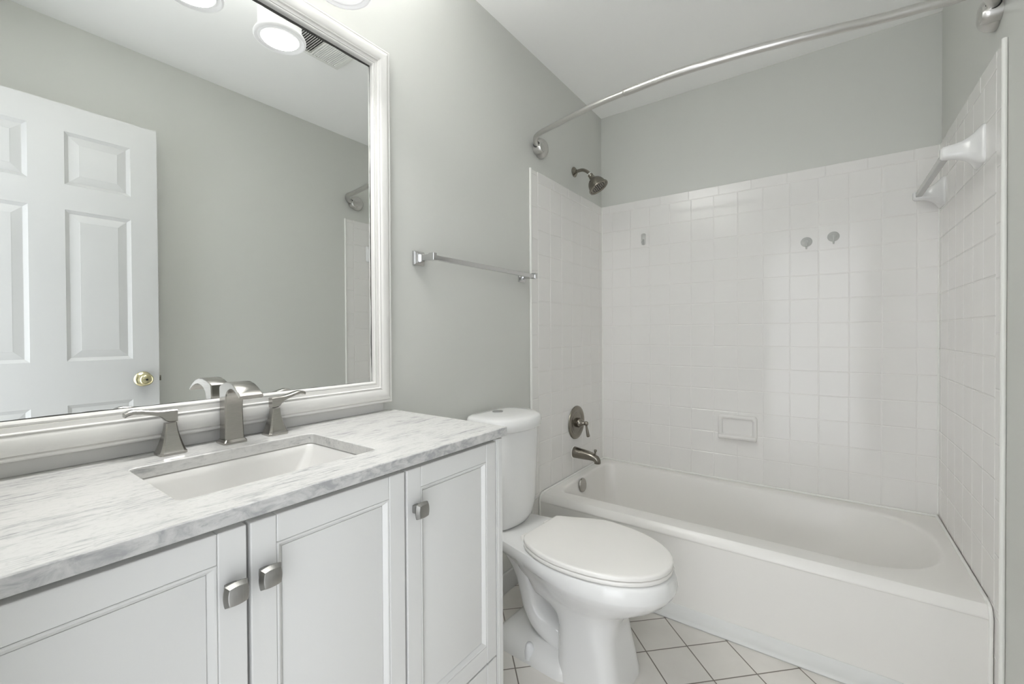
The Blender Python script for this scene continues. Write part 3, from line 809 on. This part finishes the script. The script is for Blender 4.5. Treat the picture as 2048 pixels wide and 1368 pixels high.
# trapway and foot behind the pedestal
rad = [.030, .040, .050, .055, .058, .060, .060, .060]
tp = spline([(.13-OX, 0, .330), (.180-OX, 0, .305), (.228-OX, 0, .262), (.252-OX, 0, .205), (.268-OX, 0, .150), (.300-OX, 0, .105), (.355-OX, 0, .078), (.43-OX, 0, .062)], 4)
rs = [.050+.018*min(1, i/8) for i in range(len(tp))]
b = B(); rings = []
for i, q in enumerate(tp):
    t = (tp[min(i+1, len(tp)-1)]-tp[max(i-1, 0)]).normalized(); nrm = Vector((t.z, 0, -t.x))
    rings.append([q+nrm*(rs[i]*.72*cos(2*pi*k/24))+Vector((0, 1, 0))*(rs[i]*1.02*sin(2*pi*k/24)) for k in range(24)])
b.loft(rings)
b.build('trapway', M_PORC, toi, angle=70)
def foot(x0, x1, hy, z, r=.045): return [(x-OX, y, z) for x, y in rrect((x0+x1)/2, 0, (x1-x0)/2, hy, r, 6)]
b = B().loft([foot(.130, .46, .122, .0), foot(.130, .46, .122, .012), foot(.134, .46, .120, .026), foot(.145, .46, .112, .038), foot(.165, .46, .096, .050), foot(.20, .46, .070, .058)])
b.build('foot', M_PORC, toi, angle=60)
for sy in (-1, 1):
    b = B().lathe([(.0165, -.012), (.0165, .004), (.0150, .018), (.0122, .032), (.0085, .0375), (0, .039)], (.306-OX, sy*.108, .026), (0, 0, 1), 24)
    b.build('bolt_cap', M_BOLT, toi, angle=50)
# seat and lid: elongated front, straight back edge
def seat_outline(off, z, sc=1.0, xb=.281, wb=.099, xw=.470, ww=.1815, xf=.7495, n=20, m=12):
    pts = []
    for k in range(n+1):
        a = pi/2-pi*k/n
        pts.append((xw+(xf-xw)*max(cos(a), 0)**.92, ww*(1 if a > 0 else -1)*abs(sin(a))**.96))
    for k in range(1, m+1):
        t = k/m; pts.append((xw+(xb-xw)*t, -(ww-(ww-wb)*(.65*(1-sqrt(max(0, 1-t*t)))+.35*t*t))))
    for k in range(m):
        t = 1-k/m; pts.append((xw+(xb-xw)*t, ww-(ww-wb)*(.3*(1-sqrt(max(0, 1-t*t)))+.7*t*t*(3-2*t)*(1-.0*t))))
    cx = .5; out = []
    for x, y in pts:
        r = sqrt((x-cx)**2+y*y); k = (r-off)/r*sc
        out.append((cx+(x-cx)*k-OX, y*k, z))
    return out
so = seat_outline
b = B().loft([so(.012, .3935), so(.006, .3955), so(.0015, .3968), so(.0, .3985), so(.0, .4075), so(.0015, .4090), so(.006, .4095)])
b.build('seat', M_SEAT, toi, angle=50)
b = B().loft([so(.012, .4098), so(.011, .4117), so(.0012, .4121), so(-.0005, .4130), so(-.0005, .4210), so(.001, .4240), so(.004, .4256), so(.010, .4264), so(.02, .4268, .75), so(.02, .4271, .5), so(.02, .4273, .25), so(.02, .4274, .02)])
b.build('lid', M_SEAT, toi, angle=50)
for sy in (-1, 1):
    b = B().box(.252-OX, .300-OX, sy*.070-.015, sy*.070+.015, .391, .409)
    b.build('hinge', M_SEAT, toi, angle=0, bevel=.005, seg=3)
# tank: tapered body with bowed front
def tk(x0, x1, hy, bow, z, r=.03, n=6):
    base = rrect((x0+x1)/2, 0, (x1-x0)/2, hy, r, n); out = []
    for x, y in base:
        f = (x-x0)/(x1-x0)
        out.append((x+bow*f*f*(1-(y/hy)**2)-OX, y, z))
    # extra points along the long front so that the bow is smooth
    fr = [p for p in out]
    return fr
def tkd(x0, x1, hy, bow, z, r=.03):
    """same with subdivided front and back edges"""
    base = rrect((x0+x1)/2, 0, (x1-x0)/2, hy, r, 6); pts = []
    n = len(base)
    for i, (x, y) in enumerate(base):
        pts.append((x, y)); x2, y2 = base[(i+1) % n]
        if abs(y2-y) > .08:
            for k in range(1, 8): pts.append((x+(x2-x)*k/8, y+(y2-y)*k/8))
    out = []
    for x, y in pts:
        f = max(0, (x-x0)/(x1-x0)); out.append((x+bow*f*f*(1-(y/hy)**2)-OX, y, z))
    return out
b = B().loft([tkd(.080, .150, .090, .018, .388, .03), tkd(.064, .164, .104, .026, .405, .04), tkd(.052, .172, .116, .032, .432, .05), tkd(.044, .178, .126, .036, .475, .055), tkd(.034, .182, .131, .040, .62, .055), tkd(.026, .184, .138, .043, .765, .055)])
b.build('tank', M_PORC, toi, angle=60)
b = B().loft([tkd(.022, .188, .141, .044, .762, .057), tkd(.018, .192, .146, .046, .768, .060), tkd(.016, .194, .148, .047, .785, .062), tkd(.018, .192, .146, .046, .802, .062), tkd(.022, .187, .142, .044, .8085, .060), tkd(.030, .178, .134, .042, .8120, .056), tkd(.06, .15, .10, .02, .8140, .04)])
b.build('tank_lid', M_PORC, toi, angle=60)
b = B().lathe([(.021, .0), (.021, .003), (.019, .0045), (.0, .0040)], (.082-OX, -.004, .8128), (0, 0, 1), 32)
fb = b.build('flush_button', M_CHROME, toi, angle=40); fb['label'] = 'round chrome flush button'
